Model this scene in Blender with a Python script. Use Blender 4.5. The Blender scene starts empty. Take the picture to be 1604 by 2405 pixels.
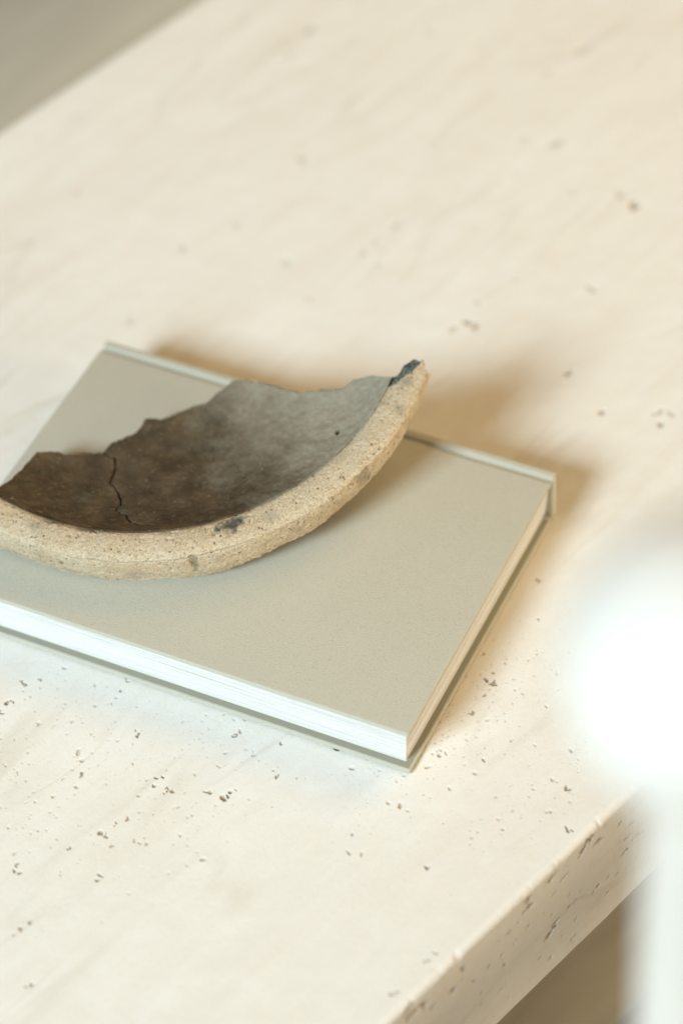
import bpy, bmesh, math, random
import numpy as np
from mathutils import Matrix, Vector

# ------------------------------------------------------------------ camera, light, exposure
sc = bpy.context.scene
rng = np.random.default_rng(11)
random.seed(5)

cd = bpy.data.cameras.new("camera")
cam = bpy.data.objects.new("camera", cd)
sc.collection.objects.link(cam)
PITCH, ROLL, DIST = 0.81237, -0.06659, 1.59621
fw = Vector((0, math.cos(PITCH), -math.sin(PITCH)))
r0 = Vector((1, 0, 0)); u0 = r0.cross(fw)
rr = r0 * math.cos(ROLL) + u0 * math.sin(ROLL)
uu = -r0 * math.sin(ROLL) + u0 * math.cos(ROLL)
M4 = Matrix.Identity(4)
for i in range(3):
    M4[i][0] = rr[i]; M4[i][1] = uu[i]; M4[i][2] = -fw[i]; M4[i][3] = (-fw * DIST)[i]
cam.matrix_world = M4
cd.sensor_fit = 'VERTICAL'; cd.sensor_height = 36.0; cd.lens = 36.0 * 6700 / 2405
cd.clip_start = 0.05; cd.clip_end = 60
cd.dof.use_dof = True; cd.dof.focus_distance = 1.487; cd.dof.aperture_fstop = 2.9
sc.camera = cam

world = bpy.data.worlds.new("World"); sc.world = world; world.use_nodes = True
bg = world.node_tree.nodes["Background"]
bg.inputs[0].default_value = (1.0, 0.67, 0.33, 1); bg.inputs[1].default_value = 0.13

def area(name, direction, dist, size, size_y, power, col, aim=(0, 0, 0.0)):
    l = bpy.data.lights.new(name, 'AREA'); l.shape = 'RECTANGLE'; l.size = size; l.size_y = size_y
    l.energy = power; l.color = col
    o = bpy.data.objects.new(name, l); sc.collection.objects.link(o)
    d = Vector(direction).normalized(); o.location = Vector(aim) + d * dist
    o.rotation_euler = (-d).to_track_quat('-Z', 'Y').to_euler()
    return o
# daylight from a window on the camera's left, warm room light from the right
area("window_light", (-0.62, -0.68, 0.61), 6.0, 1.8, 1.8, 465, (0.77, 0.935, 1.0))
area("room_light", (0.56, 0.36, 0.70), 3.6, 2.4, 2.0, 54, (1.0, 0.66, 0.28))
area("side_fill", (0.84, -0.50, 0.22), 3.6, 2.0, 1.2, 84, (1.0, 0.83, 0.58))  # added low fill, brightens the slab's side and the page ends

sc.view_settings.view_transform = 'Standard'; sc.view_settings.look = 'None'
sc.view_settings.exposure = 0.0; sc.view_settings.gamma = 1.0
sc.view_settings.use_curve_mapping = False

# ------------------------------------------------------------------ helpers
def mesh_obj(name, me, mats, parent=None):
    o = bpy.data.objects.new(name, me); sc.collection.objects.link(o)
    for m in (mats if isinstance(mats, (list, tuple)) else [mats]): me.materials.append(m)
    o.parent = parent
    return o
def empty(name, loc, rz, label, cat):
    o = bpy.data.objects.new(name, None); sc.collection.objects.link(o)
    o.location = loc; o.rotation_euler = (0, 0, rz); o.empty_display_size = 0.05
    o["label"] = label; o["category"] = cat
    return o
def grid_mesh(name, P, closed_v=False, faces_mask=None, smooth=True, attrs=None):
    """P: (nu,nv,3) array -> quad mesh, fast."""
    nu, nv = P.shape[:2]
    idx = np.arange(nu * nv).reshape(nu, nv)
    nxt = np.roll(idx, -1, axis=1) if closed_v else idx[:, 1:]
    a = idx[:-1] if closed_v else idx[:-1, :-1]
    b = idx[1:] if closed_v else idx[1:, :-1]
    q = np.stack([a, b, nxt[1:], nxt[:-1]], -1).reshape(-1, 4)
    if faces_mask is not None: q = q[faces_mask.reshape(-1)]
    return quad_mesh(name, P.reshape(-1, 3), q, smooth, attrs)
def quad_mesh(name, V, q, smooth=True, attrs=None):
    used, inv = np.unique(q, return_inverse=True)
    V = V[used]; q = inv.reshape(-1, 4)
    me = bpy.data.meshes.new(name)
    me.vertices.add(len(V)); me.vertices.foreach_set("co", V.astype(np.float32).ravel())
    me.loops.add(q.size); me.loops.foreach_set("vertex_index", q.astype(np.int32).ravel())
    me.polygons.add(len(q)); me.polygons.foreach_set("loop_start", np.arange(0, q.size, 4, dtype=np.int32))
    me.update(calc_edges=True)
    if smooth: me.polygons.foreach_set("use_smooth", np.ones(len(q), bool))
    for k, arr in (attrs or {}).items():
        at = me.attributes.new(k, 'FLOAT', 'POINT')
        at.data.foreach_set("value", arr.reshape(-1)[used].astype(np.float32))
    me.validate()
    return me
LAT = rng.random((64, 64, 64)).astype(np.float32)
def vnoise(P, scale):
    p = np.asarray(P, np.float32) * scale + 17.3
    i = np.floor(p).astype(np.int64); f = p - i; f = f * f * (3 - 2 * f); i &= 63
    j = (i + 1) & 63
    out = 0
    for dx in (0, 1):
        X = j[..., 0] if dx else i[..., 0]; wx = f[..., 0] if dx else 1 - f[..., 0]
        for dy in (0, 1):
            Y = j[..., 1] if dy else i[..., 1]; wy = f[..., 1] if dy else 1 - f[..., 1]
            for dz in (0, 1):
                Z = j[..., 2] if dz else i[..., 2]; wz = f[..., 2] if dz else 1 - f[..., 2]
                out = out + LAT[X, Y, Z] * wx * wy * wz
    return out - 0.5
def fbm(P, scale, octv=3):
    s = 0; a = 1.0
    for k in range(octv):
        s = s + a * vnoise(np.asarray(P) + 3.1 * k, scale); scale *= 2.03; a *= 0.5
    return s
def poly_dist(X, Y, pts):
    d = np.full(X.shape, 9.0)
    for (x0, y0), (x1, y1) in zip(pts[:-1], pts[1:]):
        vx, vy = x1 - x0, y1 - y0
        t = np.clip(((X - x0) * vx + (Y - y0) * vy) / (vx * vx + vy * vy + 1e-12), 0, 1)
        d = np.minimum(d, np.hypot(X - x0 - t * vx, Y - y0 - t * vy))
    return d

# ---- materials
class NT:
    def __init__(s, name, rough=0.8, spec=0.2):
        s.m = bpy.data.materials.new(name); s.m.use_nodes = True
        s.t = s.m.node_tree; s.b = s.t.nodes["Principled BSDF"]
        s.b.inputs["Roughness"].default_value = rough
        s.b.inputs["Specular IOR Level"].default_value = spec
    def n(s, kind, **kw):
        nd = s.t.nodes.new(kind)
        for k, v in kw.items():
            if hasattr(nd, k): setattr(nd, k, v)
            else: nd.inputs[k].default_value = v
        return nd
    def l(s, a, b): s.t.links.new(a, b)
    def coord(s, scale=(1, 1, 1), rot=(0, 0, 0), loc=(0, 0, 0)):
        tc = s.n("ShaderNodeTexCoord"); mp = s.n("ShaderNodeMapping")
        mp.inputs["Scale"].default_value = scale; mp.inputs["Rotation"].default_value = rot
        mp.inputs["Location"].default_value = loc
        s.l(tc.outputs["Object"], mp.inputs["Vector"]); return mp.outputs["Vector"]
    def noise(s, vec, scale, detail=4, rough=0.55, dist=0.0):
        nd = s.n("ShaderNodeTexNoise"); nd.inputs["Scale"].default_value = scale
        nd.inputs["Detail"].default_value = detail; nd.inputs["Roughness"].default_value = rough
        nd.inputs["Distortion"].default_value = dist
        s.l(vec, nd.inputs["Vector"]); return nd.outputs["Fac"]
    def ramp(s, fac, stops, interp='LINEAR'):
        nd = s.n("ShaderNodeValToRGB"); cr = nd.color_ramp; cr.interpolation = interp
        while len(cr.elements) < len(stops): cr.elements.new(0.5)
        for e, (p, c) in zip(cr.elements, stops):
            e.position = p; e.color = (*c, 1) if isinstance(c, tuple) else (c, c, c, 1)
        s.l(fac, nd.inputs["Fac"]); return nd.outputs["Color"]
    def mix(s, fac, a, b, mode='MIX'):
        nd = s.n("ShaderNodeMix"); nd.data_type = 'RGBA'; nd.blend_type = mode
        for sock, v in ((nd.inputs["Factor"], fac), (nd.inputs["A"] if False else nd.inputs[6], a), (nd.inputs[7], b)):
            if isinstance(v, (int, float)): sock.default_value = v
            elif isinstance(v, tuple): sock.default_value = (*v, 1)
            else: s.l(v, sock)
        return nd.outputs[2]
    def math(s, op, a, b=0.0):
        nd = s.n("ShaderNodeMath"); nd.operation = op
        for sock, v in ((nd.inputs[0], a), (nd.inputs[1], b)):
            if isinstance(v, (int, float)): sock.default_value = v
            else: s.l(v, sock)
        return nd.outputs[0]
    def attr(s, name):
        nd = s.n("ShaderNodeAttribute"); nd.attribute_name = name; return nd.outputs["Fac"]
    def bump(s, h, dist, strength=1.0):
        nd = s.n("ShaderNodeBump"); nd.inputs["Distance"].default_value = dist
        nd.inputs["Strength"].default_value = strength; s.l(h, nd.inputs["Height"])
        s.l(nd.outputs["Normal"], s.b.inputs["Normal"])
    def col(s, c):
        if isinstance(c, tuple): s.b.inputs["Base Color"].default_value = (*c, 1)
        else: s.l(c, s.b.inputs["Base Color"])
        return s

def travertine():
    s = NT("travertine", 0.62, 0.3)
    v = s.coord((0.35, 1.0, 1.0)); v1 = s.coord()
    big = s.noise(v, 9, 5, 0.6, 0.4); mid = s.noise(v, 34, 5, 0.6, 0.6); fine = s.noise(v1, 420, 3, 0.6)
    c = s.ramp(big, [(0.30, (0.775, 0.75, 0.70)), (0.48, (0.80, 0.785, 0.75)), (0.68, (0.825, 0.82, 0.80))])
    c2 = s.ramp(mid, [(0.33, (0.765, 0.735, 0.685)), (0.52, (0.80, 0.79, 0.76)), (0.72, (0.84, 0.84, 0.825))])
    c = s.mix(0.5, c, c2)
    band = s.ramp(s.noise(s.coord((0.12, 1.0, 1.0), loc=(0.7, 0.2, 0)), 55, 4, 0.6, 0.8), [(0.38, (0.77, 0.72, 0.64)), (0.5, (0.80, 0.79, 0.76)), (0.62, (0.86, 0.85, 0.82))])
    c = s.mix(0.2, c, band)
    # faint grey veins lying along the slab
    vein = s.ramp(s.noise(s.coord((0.22, 1.0, 1.0), loc=(0.3, 0.11, 0)), 17, 3, 0.5, 0.5),
                  [(0.475, 0.0), (0.50, 1.0), (0.525, 0.0)])
    patch = s.ramp(s.noise(v1, 7, 2), [(0.45, 0.0), (0.62, 1.0)])
    c = s.mix(s.math('MULTIPLY', s.math('MULTIPLY', vein, patch), 0.32), c, (0.55, 0.49, 0.40))
    sp = s.ramp(fine, [(0.32, 0.0), (0.42, 1.0)])
    c = s.mix(s.math('MULTIPLY', s.math('SUBTRACT', 1.0, sp), 0.12), c, (0.60, 0.52, 0.40))
    c = s.mix(s.math('MULTIPLY', s.attr("pit"), 0.72), c, (0.31, 0.22, 0.12))  # ochre mineral in the pits, painted darker to deepen their shade
    s.col(c)
    s.bump(s.math('ADD', s.noise(v1, 260, 4, 0.6), s.math('MULTIPLY', s.noise(v1, 1100, 2, 0.6), 0.5)), 0.0006, 0.35)
    return s.m
def cloth():
    s = NT("book_cloth", 0.78, 0.25)
    a = s.noise(s.coord((0.30, 1.0, 1.0), rot=(0, 0, -0.48)), 2500, 2, 0.6)
    b = s.noise(s.coord((0.30, 1.0, 1.0), rot=(0, 0, -0.10)), 2300, 2, 0.6)
    w = s.math('ADD', a, s.math('MULTIPLY', b, 1.2))
    c = s.ramp(s.noise(s.coord(), 16, 4, 0.6), [(0.3, (0.445, 0.43, 0.36)), (0.7, (0.48, 0.465, 0.39))])
    c = s.mix(0.55, c, s.ramp(w, [(0.75, (0.36, 0.345, 0.285)), (1.4, (0.555, 0.54, 0.46))]))
    s.col(c); s.b.inputs["Sheen Weight"].default_value = 0.12
    s.bump(w, 0.0004, 0.55)
    return s.m
def paper():
    s = NT("page_paper", 0.75, 0.2)
    st = s.noise(s.coord((0.006, 0.006, 1.0)), 2600, 2, 0.7)
    s.col(s.ramp(st, [(0.3, (0.58, 0.575, 0.56)), (0.55, (0.77, 0.765, 0.75))]))
    return s.m
def sandy_clay():
    s = NT("sandy_clay", 0.92, 0.1)
    v = s.coord()
    c = s.ramp(s.noise(v, 46, 5, 0.62), [(0.30, (0.42, 0.305, 0.175)), (0.48, (0.515, 0.415, 0.285)), (0.66, (0.585, 0.505, 0.385))])
    g = s.ramp(s.noise(s.coord(loc=(4, 1, 2)), 900, 3, 0.7), [(0.34, (0.24, 0.17, 0.095)), (0.47, (0.515, 0.43, 0.305)), (0.66, (0.70, 0.62, 0.48))])
    c = s.mix(0.6, c, g)
    vo = s.n("ShaderNodeTexVoronoi"); vo.inputs["Scale"].default_value = 330; s.l(v, vo.inputs["Vector"])
    sp = s.ramp(vo.outputs["Distance"], [(0.16, 1.0), (0.30, 0.0)])
    pick = s.ramp(s.noise(v, 210, 2), [(0.50, 0.0), (0.58, 1.0)])
    c = s.mix(s.math('MULTIPLY', s.math('MULTIPLY', sp, pick), 0.8), c, (0.10, 0.075, 0.05))
    gm = s.ramp(s.noise(s.coord(loc=(1, 7, 3)), 75, 4, 0.6), [(0.56, 0.0), (0.70, 1.0)])
    c = s.mix(s.math('MULTIPLY', gm, 0.55), c, (0.30, 0.285, 0.235))
    c = s.mix(s.attr("soot_and_dark"), c, (0.052, 0.058, 0.052))
    s.col(c)
    s.bump(s.noise(v, 850, 4, 0.7), 0.0010, 0.45)
    return s.m
def inner_clay():
    s = NT("grey_brown_clay", 0.85, 0.2)
    v = s.coord()
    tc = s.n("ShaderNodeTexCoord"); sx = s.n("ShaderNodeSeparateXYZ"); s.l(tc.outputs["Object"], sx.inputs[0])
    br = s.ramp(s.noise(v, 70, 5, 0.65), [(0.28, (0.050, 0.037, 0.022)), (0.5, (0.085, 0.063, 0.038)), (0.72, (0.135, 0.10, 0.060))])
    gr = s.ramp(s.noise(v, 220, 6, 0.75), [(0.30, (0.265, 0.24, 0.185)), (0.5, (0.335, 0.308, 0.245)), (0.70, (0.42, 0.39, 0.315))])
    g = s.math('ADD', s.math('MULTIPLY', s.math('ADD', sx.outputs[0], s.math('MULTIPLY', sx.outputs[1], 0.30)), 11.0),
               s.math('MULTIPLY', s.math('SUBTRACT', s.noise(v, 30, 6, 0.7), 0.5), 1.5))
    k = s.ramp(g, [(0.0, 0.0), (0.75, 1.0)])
    c = s.mix(k, br, gr)  # browner left: the clay's own tone, with the lip's shade painted in
    pale = s.ramp(s.noise(s.coord(loc=(2, 2, 5)), 430, 2), [(0.63, 0.0), (0.72, 1.0)])
    c = s.mix(s.math('MULTIPLY', pale, 0.25), c, (0.45, 0.40, 0.30))
    teal = s.ramp(s.noise(s.coord(loc=(6, 3, 1)), 85, 3), [(0.63, 0.0), (0.72, 1.0)])
    c = s.mix(s.math('MULTIPLY', teal, 0.22), c, (0.15, 0.19, 0.165))
    c = s.mix(s.attr("soot_and_dark"), c, (0.03, 0.024, 0.016))
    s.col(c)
    s.bump(s.noise(v, 300, 4, 0.65), 0.0010, 0.6)
    return s.m
def broken_clay():
    s = NT("broken_clay_core", 0.8, 0.3)
    v = s.coord()
    c = s.ramp(s.noise(v, 700, 4, 0.7), [(0.32, (0.03, 0.034, 0.03)), (0.5, (0.12, 0.135, 0.12)), (0.66, (0.36, 0.38, 0.34))])
    t = s.ramp(s.noise(v, 160, 3, 0.6), [(0.45, 0.0), (0.6, 1.0)])
    c = s.mix(s.math('MULTIPLY', t, s.math('SUBTRACT', 1.0, s.attr("soot_and_dark"))), c, (0.36, 0.30, 0.21))
    s.col(c)
    s.bump(s.noise(v, 800, 4, 0.7), 0.002, 0.9)
    return s.m
def oak():
    s = NT("oak_floor", 0.55, 0.3)
    v = s.coord((0.06, 1.0, 1.0))
    a = s.noise(v, 60, 5, 0.65, 0.8); b = s.noise(v, 7, 3, 0.5)
    c = s.ramp(a, [(0.3, (0.30, 0.27, 0.21)), (0.7, (0.60, 0.56, 0.475))])
    c = s.mix(0.4, c, s.ramp(b, [(0.3, (0.44, 0.40, 0.33)), (0.7, (0.53, 0.49, 0.42))]))
    s.col(c); s.bump(a, 0.001, 0.3)
    return s.m
def white_paint():
    s = NT("white_paint", 0.45, 0.4)
    s.col(s.ramp(s.noise(s.coord(), 12, 3), [(0.3, (0.80, 0.755, 0.70)), (0.7, (0.83, 0.785, 0.73))]))
    s.bump(s.noise(s.coord(), 90, 3), 0.0006, 0.3)
    return s.m
M = dict(trav=travertine(), cloth=cloth(), paper=paper(), clay=sandy_clay(), inner=inner_clay(),
         core=broken_clay(), oak=oak(), white=white_paint())
pap2 = NT("endpaper", 0.8, 0.15).col((0.70, 0.69, 0.63)).m
pastedown = NT("shaded_lining", 0.85, 0.15).col((0.28, 0.275, 0.22)).m  # lining inside the board, overhang shade put into its darker tone

def rounded_box(name, x0, x1, y0, y1, z0, z1, r, mat, parent, seg=3):
    bm = bmesh.new()
    bmesh.ops.create_cube(bm, size=1)
    for v in bm.verts:
        v.co = Vector(((x0 + x1) / 2 + v.co.x * (x1 - x0), (y0 + y1) / 2 + v.co.y * (y1 - y0), (z0 + z1) / 2 + v.co.z * (z1 - z0)))
    bmesh.ops.bevel(bm, geom=bm.edges[:], offset=r, segments=seg, affect='EDGES', profile=0.6)
    me = bpy.data.meshes.new(name); bm.to_mesh(me); bm.free()
    me.polygons.foreach_set("use_smooth", np.ones(len(me.polygons), bool))
    o = mesh_obj(name, me, mat, parent)
    me.set_sharp_from_angle(angle=math.radians(50))
    return o

# ------------------------------------------------------------------ floor of wide oak boards
EA = 0.77132; E0 = (0.00608, -0.33793)
FLOOR_Z = -0.40
fl = bpy.data.objects.new("floor", None); sc.collection.objects.link(fl)
fl.location = (E0[0], E0[1], FLOOR_Z); fl.rotation_euler = (0, 0, EA); fl["kind"] = "structure"
PW = 0.19
for k in range(-5, 14):
    y = 0.0755 + k * PW
    for x0, x1 in ((-1.6, 0.55 + 0.37 * ((k * 7) % 5 - 2)), (0.55 + 0.37 * ((k * 7) % 5 - 2), 3.2)):
        rounded_box("plank", x0 + 0.0008, x1 - 0.0008, y + 0.001, y + PW - 0.001, -0.02, random.uniform(-0.0004, 0.0), 0.0014, M["oak"], fl, 1)

# ------------------------------------------------------------------ travertine table
table = empty("stone_table", (E0[0], E0[1], 0), EA, "cream travertine table with a thick pitted slab, under the book", "table")
VW, TH, FR = 0.6465, 0.0905, 0.0045
xs = np.concatenate([np.arange(-0.6, -0.14, 0.03), np.arange(-0.14, 0.25, 0.0005), np.arange(0.25, 0.76, 0.0017), np.arange(0.76, 1.35, 0.03)])
# profile arc length s: 0 at bottom of near face, over the eased arris, over the top, down the far face
s_side = np.arange(0, TH - FR, 0.0008)
LA = FR * math.pi / 2
s_arc = TH - FR + np.linspace(0, LA, 9)[:-1]
top0 = TH - FR + LA
s_top = top0 + np.concatenate([np.arange(0, 0.30, 0.0005), np.arange(0.30, VW - 2 * FR, 0.0017)])
top1 = s_top[-1] + 0.001
s_far = np.concatenate([top1 + np.linspace(0, LA, 6), top1 + LA + np.linspace(0.003, TH - FR, 12)])
ss = np.concatenate([s_side, s_arc, s_top, s_far])
py = np.zeros_like(ss); pz = np.zeros_like(ss); ny = np.zeros_like(ss); nz = np.zeros_like(ss)
vtop_len = top1 - top0
for i, s in enumerate(ss):
    if s < TH - FR: py[i], pz[i], ny[i], nz[i] = 0, -TH + s, -1, 0
    elif s < top0:
        a = (s - TH + FR) / FR; py[i] = FR - FR * math.cos(a); pz[i] = -FR + FR * math.sin(a); ny[i] = -math.cos(a); nz[i] = math.sin(a)
    elif s < top1: py[i], pz[i], ny[i], nz[i] = FR + s - top0, 0, 0, 1
    elif s < top1 + LA:
        a = (s - top1) / FR; py[i] = FR + vtop_len + FR * math.sin(a); pz[i] = -FR + FR * math.cos(a); ny[i] = math.sin(a); nz[i] = math.cos(a)
    else: py[i], pz[i], ny[i], nz[i] = 2 * FR + vtop_len, -FR - (s - top1 - LA), 1, 0
h = np.zeros((len(xs), len(ss)), np.float32); pit = np.zeros_like(h)
X2, S2 = np.meshgrid(xs, ss, indexing='ij')
Q2 = np.stack([X2, S2, 0 * X2], -1)
h += (0.00035 * fbm(Q2, 60, 2) - 0.0003).astype(np.float32)
wob = fbm(Q2 + 5.0, 420, 2)
def add_pit(u, s, rx, ry, rot, depth, tint=1.0):
    R = max(rx, ry) * 2.0
    i0, i1 = np.searchsorted(xs, (u - R, u + R)); j0, j1 = np.searchsorted(ss, (s - R, s + R))
    if i1 <= i0 or j1 <= j0: return
    dx = X2[i0:i1, j0:j1] - u; dy = S2[i0:i1, j0:j1] - s
    a = dx * math.cos(rot) + dy * math.sin(rot); b = -dx * math.sin(rot) + dy * math.cos(rot)
    d = np.sqrt((a / rx) ** 2 + (b / ry) ** 2) + wob[i0:i1, j0:j1] * 1.5
    t = np.clip((1.1 - d) / 0.35, 0, 1); t = t * t * (3 - 2 * t)
    h[i0:i1, j0:j1] = np.minimum(h[i0:i1, j0:j1], -depth * t)
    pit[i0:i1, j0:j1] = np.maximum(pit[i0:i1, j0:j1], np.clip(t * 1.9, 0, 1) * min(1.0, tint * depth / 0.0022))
TOP_PITS=[(0.0453,0.2189,10),(0.0327,0.1891,10),(0.0264,0.188,10),(0.0303,0.1814,9),(0.0305,0.1782,8),(0.0488,0.1543,12),(0.0521,0.1538,6),(0.0426,0.1639,9),(-0.0111,0.1854,10),(-0.0117,0.1832,7),(0.0024,0.1818,7),(-0.0039,0.1841,7),(-0.0295,0.1918,7),(-0.0159,0.1983,5),(-0.0143,0.1764,6),(-0.0045,0.17,8),(-0.0035,0.1668,5),(-0.0021,0.1644,5),(0.0296,0.2885,10),(0.0291,0.2918,7),(0.0144,0.2864,11),(0.0173,0.2862,7),(0.0085,0.2843,8),(0.0364,0.2856,7),(-0.0542,0.2047,8),(-0.0567,0.2004,10),(-0.0727,0.1733,8),(-0.0803,0.1731,7),(-0.0722,0.1651,6),(-0.0836,0.1742,5),(-0.0983,0.1455,9),(0.0781,0.1794,7),(0.0896,0.1574,7),(0.073,0.1436,7),(0.0084,0.2214,8),(0.0057,0.2211,6),(-0.0003,0.2174,6),(-0.0304,0.1997,5),(0.024,0.169,5),(-0.0302,0.1669,12),(0.1921,0.1032,11),(0.1926,0.1003,8),(0.1918,0.1062,7),(0.1705,0.0962,7),(0.1688,0.0965,5),(0.1839,0.1002,6),(0.1991,0.1045,8),(0.1411,0.092,5),(0.0979,0.0894,5),(0.1113,0.0957,6),(0.1366,0.0503,4),(0.2632,0.1318,8),(0.164,0.0259,10),(0.1457,0.0025,9),(0.0806,0.0471,8),(0.0392,0.0006,9),(0.0442,0.0006,8),(0.0146,-0.0027,8),(0.4093,0.3014,17),(0.3937,0.2955,19),(0.3961,0.2909,15),(0.3842,0.2992,12),(0.5545,0.3614,22),(0.5434,0.3017,18),(0.5403,0.2877,20),(0.609,0.4148,18),(0.5901,0.5011,16),(0.4625,0.26,12),(0.4411,0.2978,12),(0.4317,0.3866,16),(0.4111,0.3859,14),(0.3992,0.3859,14),(0.4074,0.1624,11),(0.4118,0.1557,13),(0.4012,0.1559,11),(0.3992,0.2233,11),(0.3873,0.1872,13),(0.539,0.565,20),(0.4407,0.4754,20),(0.5142,0.5582,18),(0.3686,0.4656,16),(0.3314,0.4733,14),(0.3473,0.3841,14),(0.2728,0.5511,14),(0.3467,0.622,12),(0.2642,0.451,14),(0.3248,0.5628,16)]
SIDE_PITS=[(0.1524,0.0019,10),(0.1484,0.0013,13),(0.1493,-0.0086,12),(0.1463,-0.0102,9),(0.144,-0.0125,7),(0.1207,-0.0094,12),(0.1174,-0.0096,7),(0.1328,-0.0187,10),(0.1305,-0.0195,8),(0.101,-0.0061,13),(0.1011,-0.0156,12),(0.1053,-0.0157,8),(0.0193,-0.0114,16),(0.0261,-0.0128,11),(0.0322,-0.0228,9),(0.0454,-0.0243,11),(0.0532,-0.0134,9),(0.0543,-0.0234,8),(0.0955,-0.0195,7),(0.138,-0.0802,6),(0.1663,-0.0694,6),(0.1766,-0.0387,6),(0.1825,-0.0369,7),(0.1751,-0.0183,6),(0.1947,-0.0449,8),(0.1904,-0.0435,6),(0.1869,-0.0429,6),(0.1812,-0.0474,7),(0.1784,-0.0475,6),(0.1027,-0.032,6),(0.0733,-0.0334,7),(0.0863,-0.045,7),(0.0627,-0.0336,6),(0.0935,-0.0332,6),(0.1129,-0.0694,6),(0.1229,-0.0506,6),(0.1262,-0.0497,6),(0.1571,-0.0549,7),(0.1554,-0.0562,5),(0.1675,-0.0557,6),(0.1398,-0.0491,6),(0.1364,-0.0485,6)]

s_of_v = lambda v: top0 + v - FR
for u, v, sz in TOP_PITS:
    v = max(v, 0.0095)
    r = sz * 0.5 * 0.00027
    for q in range(random.randint(2, 4)):
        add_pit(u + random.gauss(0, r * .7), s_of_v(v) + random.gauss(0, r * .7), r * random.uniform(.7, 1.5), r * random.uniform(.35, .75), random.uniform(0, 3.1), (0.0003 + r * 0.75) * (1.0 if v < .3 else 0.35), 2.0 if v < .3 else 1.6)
for u, z, sz in SIDE_PITS:
    z = min(z, -0.0075)
    r = sz * 0.5 * 0.00033
    for q in range(random.randint(2, 4)):
        add_pit(u + random.gauss(0, r * .9), TH + z + random.gauss(0, r * .5), r * random.uniform(.8, 1.6), r * random.uniform(.35, .7), random.gauss(0.15, .5), (0.0005 + r * 0.9) * (1.0 if z < -.006 else 0.6))
# strings and patches of fine pores, running with the bedding of the stone
PATCH = [(.170, .089, .045, .018, 620), (.159, .034, .03, .008, 220), (.150, .105, .03, .012, 300), (.015, .272, .045, .014, 320),
         (.033, .166, .05, .018, 260), (.009, .221, .05, .008, 200), (.06, .19, .05, .012, 200), (-.01, .24, .05, .014, 240), (.09, .12, .04, .012, 40)]
for (u, v, su, sv, n) in PATCH:
    for q in range(n):
        r = 0.00024 * math.exp(random.gauss(0.1, .5))
        add_pit(u + random.gauss(0, su), s_of_v(max(0.004, v + random.gauss(0, sv))), r * random.uniform(.8, 2.2), r, random.gauss(0.2, .6), 0.0002 + 1.0 * r)
for q in range(110):
    r = 0.00024 * math.exp(random.gauss(0.0, .5))
    add_pit(random.uniform(-.14, .45), s_of_v(random.uniform(.004, .42)), r * random.uniform(.8, 2.2), r, random.gauss(0.2, .6), 0.0002 + 0.9 * r)
for q in range(420):
    r = 0.0004 * math.exp(random.gauss(0.0, .5))
    add_pit(random.uniform(-.14, .35), random.uniform(0.003, TH), r * random.uniform(1, 2.6), r, random.gauss(0.2, .35), 0.0004 + 0.6 * r)
for q in range(120):
    r = 0.0011 * math.exp(random.gauss(0.0, .4))
    add_pit(random.uniform(.0, .75), s_of_v(random.uniform(.30, .63)), r * random.uniform(1, 2.4), r * .8, random.gauss(0.15, .4), 0.0003 + 0.3 * r, 0.5)
arr = 1 - 0.8 * np.exp(-((S2 - (TH - FR + LA / 2)) / 0.0055) ** 2)
h *= arr.astype(np.float32)
# chipped arris
chip = np.clip(fbm(Q2 * np.array([1.0, 0.6, 1]) + 9.0, 150, 3) - 0.22, 0, 1) * np.exp(-((S2 - (TH - FR + LA / 2)) / 0.004) ** 2)
h -= (0.0022 * chip).astype(np.float32)
P = np.stack([X2, py[None] + ny[None] * h, pz[None] + nz[None] * h], -1)
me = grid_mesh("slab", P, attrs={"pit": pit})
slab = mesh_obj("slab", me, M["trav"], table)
# underside and slab ends
bm = bmesh.new()
x0, x1, y1 = xs[0], xs[-1], 2 * FR + vtop_len
vv = [bm.verts.new(c) for c in ((x0, .0005, -TH + .0006), (x1, .0005, -TH + .0006), (x1, y1 - .0005, -TH + .0006), (x0, y1 - .0005, -TH + .0006),
                                (x0, .001, -.004), (x1, .001, -.004), (x1, y1 - .001, -.004), (x0, y1 - .001, -.004))]
bm.faces.new([vv[3], vv[2], vv[1], vv[0]]); bm.faces.new([vv[0], vv[4], vv[7], vv[3]]); bm.faces.new([vv[1], vv[2], vv[6], vv[5]])
me = bpy.data.meshes.new("slab_underside"); bm.to_mesh(me); bm.free(); mesh_obj("slab_underside", me, M["trav"], table)
for cx in (-0.38, 1.13):
    rounded_box("leg", cx - 0.05, cx + 0.05, 0.12, VW - 0.12, FLOOR_Z, -TH + 0.0008, 0.004, M["trav"], table)

# ------------------------------------------------------------------ book
BL, BW, BT = 0.28, 0.1995, 0.0327
BZ = 0.0002
book = empty("hardcover_book", (-0.05134, -0.03551, BZ), -0.48457, "thick hardcover book in plain greige cloth lying closed on the stone table", "book")
hx, hy = BL / 2, BW / 2
BD = 0.0030            # board thickness
def board(name, z0, bend):
    o = rounded_box(name, -hx, hx, -hy, hy - 0.0085, z0, z0 + BD, 0.0010, M["cloth"], book)
    return o
board("front_cover", BT - BD, 0)
board("back_cover", 0, 0)
rounded_box("spine", -hx, hx, hy - 0.0052, hy, 0.0003, BT + 0.0006, 0.0015, M["cloth"], book)
rounded_box("hinge", -hx + .0004, hx - .0004, hy - 0.0095, hy - 0.0040, BT - 0.0033, BT - 0.0016, 0.0005, M["cloth"], book, 2)
rounded_box("hinge", -hx + .0004, hx - .0004, hy - 0.0095, hy - 0.0040, 0.0016, 0.0033, 0.0005, M["cloth"], book, 2)
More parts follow.
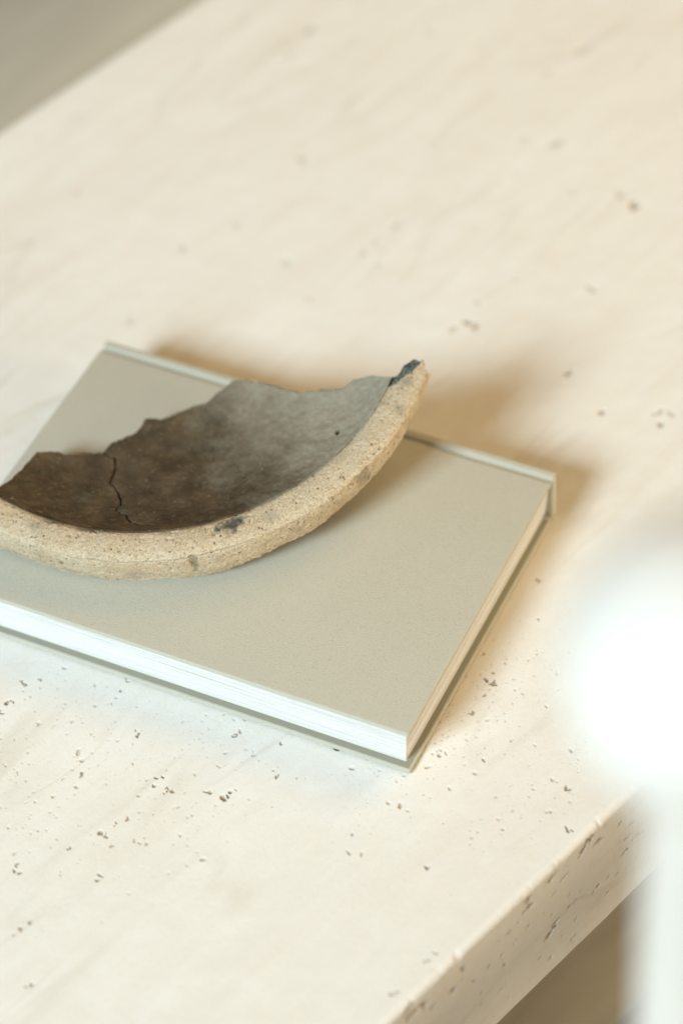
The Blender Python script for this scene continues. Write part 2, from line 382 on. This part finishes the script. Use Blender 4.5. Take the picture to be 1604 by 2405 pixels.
# pages: sheets of slightly uneven length, leaning so that the lower ones sit further back
bm = bmesh.new()
NS = 64; zA, zB = BD + 0.0007, BT - BD - 0.0002
for i in range(NS):
    z0 = zA + (zB - zA) * i / NS; z1 = zA + (zB - zA) * (i + 1) / NS - 0.00006
    t = i / (NS - 1)
    fo = -hy + 0.0052 - 0.0026 * t + random.gauss(0, 0.00009) - 0.0006 * math.sin(math.pi * t)
    tail = hx - 0.0046 + 0.0022 * t + 0.0004 * math.sin(math.pi * t) + random.gauss(0, 0.00008)
    head = -hx + 0.0045 + random.gauss(0, 0.00008)
    if i % 8 == 0: fo += 0.00018; tail -= 0.00016
    c = [(head, fo), (tail, fo), (tail, hy - 0.0056), (head, hy - 0.0056)]
    lo = [bm.verts.new((a, b, z0)) for a, b in c]; hi = [bm.verts.new((a, b, z1)) for a, b in c]
    bm.faces.new(lo[::-1]); bm.faces.new(hi)
    for k in range(4): bm.faces.new([lo[k], lo[(k + 1) % 4], hi[(k + 1) % 4], hi[k]])
me = bpy.data.meshes.new("page_block"); bm.to_mesh(me); bm.free(); mesh_obj("page_block", me, M["paper"], book)
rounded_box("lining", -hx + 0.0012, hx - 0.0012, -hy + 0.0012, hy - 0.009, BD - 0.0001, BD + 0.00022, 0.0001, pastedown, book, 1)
rounded_box("endpaper", -hx + 0.0040, hx - 0.0042, -hy + 0.0047, hy - 0.009, BD + 0.00028, BD + 0.00060, 0.0001, pap2, book, 1)
TOPZ = BT + BZ

# ------------------------------------------------------------------ potsherd: rim and wall of a broken wide bowl
RAG = [(-0.091, -0.0942), (-0.0833, -0.081), (-0.079, -0.072), (-0.0739, -0.061), (-0.0683, -0.06), (-0.0633, -0.0605), (-0.0571, -0.0628), (-0.048, -0.0611), (-0.0387, -0.0619), (-0.0325, -0.0546), (-0.02, -0.048), (-0.0149, -0.039), (-0.0071, -0.0401), (-0.0006, -0.0385), (0.006, -0.0358), (0.0123, -0.0325), (0.0188, -0.0318), (0.0256, -0.026), (0.0356, -0.0182), (0.0443, -0.0202), (0.0535, -0.0236), (0.0594, -0.0281), (0.0647, -0.0317), (0.0725, -0.0377), (0.0839, -0.04), (0.0953, -0.0453), (0.099, -0.0445), (0.1036, -0.0419), (0.1135, -0.0453), (0.1245, -0.0514)]
CRACK = [(-0.0387, -0.0619), (-0.0323, -0.0663), (-0.0315, -0.074), (-0.0332, -0.0863), (-0.028, -0.096), (-0.0272, -0.1037), (-0.0289, -0.1096), (-0.0236, -0.1162), (-0.0199, -0.1242), (-0.0133, -0.1273), (-0.0075, -0.1297)]
CR2 = [(-0.0289, -0.1096), (-0.0348, -0.1104), (-0.0405, -0.1122)]
HR, RI, RO = 0.0455, 0.1363, 0.1538
ZAX = Vector((math.sin(math.radians(-4)), -math.sin(math.radians(10)), 1)).normalized()   # the sherd leans forward and to its left
XAX = Vector((0, 1, 0)).cross(ZAX).normalized(); YAX = ZAX.cross(XAX)
rag = [(-0.0968, -0.0950), (-0.0945, -0.0948)] + RAG[:-1] + [(0.1225, -0.0520)]
NT_ = 760
ra = np.array(rag); sl = np.r_[0, np.cumsum(np.hypot(*np.diff(ra, axis=0).T))]
tt = np.linspace(0, 1, NT_)
# keep straight ruling lines: rim angle and broken edge advance together
th = np.radians(-135.5 + (-23.1 + 135.5) * tt)
sq = np.interp(tt, [0, 0.08, 0.5, 0.9, 1], [0, 0.13 * sl[-1], 0.50 * sl[-1], 0.88 * sl[-1], sl[-1]])
Qx = np.interp(sq, sl, ra[:, 0]); Qy = np.interp(sq, sl, ra[:, 1])
pq = np.stack([sq * 1.0, 0 * sq, 0 * sq], -1)
fade = np.clip(np.minimum(tt, 1 - tt) / 0.05, 0, 1)
Qx = Qx + fbm(pq, 230, 3) * 0.0013 * fade; Qy = Qy + fbm(pq + 8.0, 230, 3) * 0.0018 * fade
zin = lambda r: 0.010 + 0.0355 * (np.minimum(r, RI) / RI) ** 2.5
OR = np.array([0, .0291, .0602, .0922, .1203, .1349, .1440, .1490, .1518]); OZ = np.array([0, .0004, .0038, .0112, .0165, .0172, .0178, .0190, .0215])
zout = lambda r: np.interp(r, OR, OZ)
cols = []
zone = []
N_IN, N_LIP, N_BAND, N_UN, N_FR = 180, 38, 44, 70, 12
def ang_at(k):          # the rim's broken end is oblique: the middle of the lip reaches furthest
    return np.interp(k, [0, 0.18, 0.45, 0.75, 1.0], [0.0, 3.6, 5.8, 5.4, 2.8])
def rim_pt(r, k):
    a = th + np.radians(ang_at(k)) * np.clip((tt - 0.90) / 0.10, 0, 1)
    return r * np.cos(a), r * np.sin(a)
for i in range(N_IN):
    k = i / N_IN
    ix, iy = rim_pt(RI, 0); x = Qx + (ix - Qx) * k; y = Qy + (iy - Qy) * k
    cols.append(np.stack([x, y, zin(np.hypot(x, y))], -1)); zone.append(0)
for i in range(N_LIP):
    k = i / N_LIP
    x, y = rim_pt(RI + (RO - RI) * k, k)
    crown = 0.0012 * math.sin(math.pi * k) - 0.0014 * max(0, (k - .8) / .2) ** 2 - 0.001 * max(0, (.15 - k) / .15) ** 2
    cols.append(np.stack([x, y, 0 * x + HR + crown], -1)); zone.append(1)
# the outer band of the rim grows thinner towards the tip
DROP = np.interp(np.degrees(th), [-140, -85, -55, -22], [1.0, 1.0, 0.82, 0.45])
LIFT = (1 - DROP) * (0.0441 - 0.0215)
BR = np.array([.1538, .1541, .1535, .1518]); BZ_ = np.array([.0441, .0380, .0290, .0215])
for i in range(N_BAND):
    k = i / N_BAND
    x, y = rim_pt(np.interp(k, [0, .3, .65, 1], BR), 1.0 - 0.25 * k)
    cols.append(np.stack([x, y, BZ_[0] - (BZ_[0] - np.interp(k, [0, .3, .65, 1], BZ_)) * DROP], -1)); zone.append(1)
ox, oy = rim_pt(.1518, 0.75)
for i in range(N_UN):
    k = i / N_UN; k = k * 0.35 + 0.65 * k * k if False else k
    x = ox + (Qx - ox) * k; y = oy + (Qy - oy) * k
    r_ = np.hypot(x, y); cols.append(np.stack([x, y, zout(r_) + LIFT * np.clip((r_ - 0.112) / 0.04, 0, 1)], -1)); zone.append(2)
rq = np.hypot(Qx, Qy)
for i in range(N_FR):
    k = i / N_FR
    cols.append(np.stack([Qx, Qy, zout(rq) + (zin(rq) - zout(rq)) * k], -1)); zone.append(3)
G = np.stack(cols, 1); zone = np.array(zone)
# normals
dt = np.gradient(G, axis=0); dj = np.roll(G, -1, 1) - np.roll(G, 1, 1)
Nn = np.cross(dj, dt); Nn /= np.linalg.norm(Nn, axis=2, keepdims=True) + 1e-12
lipn = Nn[NT_ // 2, N_IN + N_LIP // 2]
if lipn[2] < 0: Nn = -Nn
disp = 0.0022 * fbm(G, 28, 2) + 0.0007 * fbm(G, 110, 3)
isrim = (zone == 1)[None, :]; isin = (zone == 0)[None, :]; isfr = (zone == 3)[None, :]
grain = fbm(G, 520, 3)
pits = np.clip(vnoise(G + 2.0, 430) - 0.27, 0, 1)
disp = disp + isrim * (0.00030 * grain - 0.0060 * pits) + isin * (0.00022 * grain) + (zone == 2)[None] * 0.0008 * grain + isfr * (0.0022 * fbm(G + 4.0, 300, 3))
soot_and_dark = np.zeros(disp.shape)
cw = 0.0003 * vnoise(G, 300)
dc = np.minimum(poly_dist(G[..., 0] + fbm(G, 200, 2) * .0025, G[..., 1] + fbm(G + 6, 200, 2) * .0025, CRACK), poly_dist(G[..., 0], G[..., 1], CR2) + 0.0002) + cw
gk = np.clip(1 - dc / (0.00065 + 0.0005 * vnoise(G + 7, 140)), 0, 1) * isin
disp = disp - 0.0028 * gk ; soot_and_dark = np.maximum(soot_and_dark, np.clip(gk * 0.5, 0, 1))  # colour darker along the crack groove
# small hole in the inner wall
dh = np.hypot((G[..., 0] - 0.0927), (G[..., 1] + 0.0801) * 0.5)
hk = np.clip(1 - dh / 0.0013, 0, 1) * isin; disp = disp - 0.0035 * hk; soot_and_dark = np.maximum(soot_and_dark, np.clip(hk * 2, 0, 1))  # colour darker inside the hole
# soot stains and chips on the lip
def stain(x, y, rx, ry, amt, chip=0.0):
    global disp, soot_and_dark
    a = math.atan2(y, x); lx = -(G[..., 0] - x) * math.sin(a) + (G[..., 1] - y) * math.cos(a); ly = (G[..., 0] - x) * math.cos(a) + (G[..., 1] - y) * math.sin(a)
    d = np.hypot(lx / rx, ly / ry) + fbm(G + 1.0, 330, 3) * 1.1
    k = np.clip((1.25 - d) / 0.8, 0, 1) * isrim
    soot_and_dark = np.maximum(soot_and_dark, k * amt); disp = disp - chip * k
stain(0.0330, -0.1378, 0.0095, 0.0052, 0.9, 0.0005)
stain(-0.0434, -0.1305, 0.009, 0.0016, 0.6)
stain(-0.0620, -0.1220, 0.006, 0.0014, 0.4)
stain(0.1060, -0.1120, 0.0055, 0.0010, 0.4, 0.0004)
stain(0.1285, -0.0775, 0.003, 0.004, 0.3)
stain(0.1335, -0.0590, 0.004, 0.003, 0.25)
stain(0.012, -0.1535, 0.002, 0.001, 0.5, 0.0006)
# crease running along the outer edge of the lip
ang = np.degrees(np.arctan2(G[..., 1], G[..., 0])); rad = np.hypot(G[..., 0], G[..., 1])
cm = np.clip(fbm(np.stack([ang * 0.01, 0 * ang, 0 * ang], -1), 12, 2) * 3 + 0.45, 0, 1) * np.clip((-70 - ang) / 10, 0, 1)
cr = np.exp(-((G[..., 2] - 0.0432 + 0.0012 * vnoise(G, 60)) / 0.0005) ** 2) * (rad > .1513) * isrim * cm
disp = disp - 0.0011 * cr; soot_and_dark = np.maximum(soot_and_dark, 0.45 * cr)  # colour darker along the crease
# dark bare clay where the end of the lip has spalled away
kk = (rad - RI) / (RO - RI)
ae = ang - np.interp(kk, [-0.2, 0.0, 0.35, 0.72, 0.76, 1.2], [-26.6, -26.2, -23.2, -19.2, -15.5, -5]) + fbm(G + 3, 300, 2) * 1.3
sp = np.clip(ae / 0.9, 0, 1) * isrim * (G[..., 2] > 0.0405)
soot_and_dark = soot_and_dark * (1 - sp)
disp = disp - sp * (0.0022 + 0.0016 * fbm(G, 420, 3))
core = sp
G = G + Nn * disp[..., None]
nj = G.shape[1]
zmin = (G[..., 0] * XAX[2] + G[..., 1] * YAX[2] + G[..., 2] * ZAX[2]).min()
sherd = empty("pottery_sherd", (-0.0904, 0.0772, TOPZ - zmin), 0, "broken curved rim piece of a rough tan pottery bowl resting on the book", "pottery")
sherd.rotation_euler = Matrix((XAX, YAX, ZAX)).transposed().to_euler()
zf = np.broadcast_to(zone[None, :], (NT_ - 1, nj))
chipf = (core[:-1] > 0.5) & (core[1:] > 0.5)
att = {"soot_and_dark": soot_and_dark}
mesh_obj("rim", grid_mesh("rim", G, True, (zf == 1) & ~chipf, attrs=att), M["clay"], sherd)
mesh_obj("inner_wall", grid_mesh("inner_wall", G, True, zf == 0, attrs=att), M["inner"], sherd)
mesh_obj("outer_wall", grid_mesh("outer_wall", G, True, zf == 2, attrs=att), M["clay"], sherd)
o = mesh_obj("broken_edge", grid_mesh("broken_edge", G, True, zf == 3, attrs=att), M["core"], sherd)
o["label"] = "ragged broken edge of the bowl wall"
if chipf.any():
    o = mesh_obj("spalled_tip", grid_mesh("spalled_tip", G, True, chipf, attrs={"soot_and_dark": core}), M["core"], sherd)
    o["label"] = "dark grey bare clay at the broken tip of the rim"
# end caps of the rim section
for e, row in ((0, G[0]), (1, G[-1])):
    lip = [row[j] for j in range(nj) if zone[j] in (1,)] + [row[j] for j in range(N_IN + N_LIP + N_BAND, nj, 6)]
    lip = np.array(lip); cen = lip.mean(0); n = len(lip); RING = 9
    V = np.array([cen + (lip - cen) * (1 - q / RING) for q in range(RING)])
    out = (G[-1] - G[-6]).mean(0) if e else (G[0] - G[5]).mean(0); out = out / np.linalg.norm(out)
    for q in range(1, RING):
        V[q] += out * (0.0026 * fbm(V[q], 260, 3) + 0.0006)[:, None]
    bm = bmesh.new(); vs = [[bm.verts.new(p) for p in ring] for ring in V]
    for q in range(RING - 1):
        for k in range(n):
            f = [vs[q][k], vs[q][(k + 1) % n], vs[q + 1][(k + 1) % n], vs[q + 1][k]]
            bm.faces.new(f if e else f[::-1])
    bm.faces.new(vs[-1] if e else vs[-1][::-1])
    me = bpy.data.meshes.new("broken_end"); bm.to_mesh(me); bm.free()
    mesh_obj("broken_end", me, M["core"], sherd)

# ------------------------------------------------------------------ white chair standing in front of the table
BALL = (0.1013, -0.597, 0.5585)
chair = empty("white_chair", (BALL[0], BALL[1], FLOOR_Z), EA, "white chair with a ball on its back post, blurred before the table edge", "chair")
def lathe(name, prof, loc, mat, parent, n=48):
    a = np.linspace(0, 2 * math.pi, n + 1)[:-1]
    prof = np.array(prof)
    P = np.stack([prof[:, None, 0] * np.cos(a)[None], prof[:, None, 0] * np.sin(a)[None], np.repeat(prof[:, 1:2], n, 1)], -1) + np.array(loc)
    return mesh_obj(name, grid_mesh(name, P[::-1].copy(), True), mat, parent)
zb = BALL[2] - FLOOR_Z
PR, RB = 0.0193, 0.0450
for yy in (0.0, -0.42):
    lathe("post", [(0.0, 0.0), (PR * .8, 0.0), (PR * .85, .01), (PR, .35), (PR, .6), (PR, zb - RB - .012), (PR * 1.15, zb - RB - .004), (PR * .95, zb - RB + .006), (PR * .8, zb - RB * .8)], (0, yy, 0), M["white"], chair)
    ph = np.linspace(-math.pi / 2 + 0.02, math.pi / 2, 26)
    lathe("ball_finial", [(RB * math.cos(p) + 1e-5, zb + RB * math.sin(p)) for p in ph], (0, yy, 0), M["white"], chair)
    lathe("leg", [(0.0, 0.0), (PR * .8, 0.0), (PR, .2), (PR, .43)], (0.40, yy, 0), M["white"], chair)
rounded_box("seat", -0.005, 0.43, -0.45, 0.03, 0.43, 0.455, 0.008, M["white"], chair)
for zr in (zb - 0.10, zb - 0.24):
    rounded_box("back_rail", -0.008, 0.008, -0.41, -0.01, zr - 0.03, zr + 0.03, 0.005, M["white"], chair)
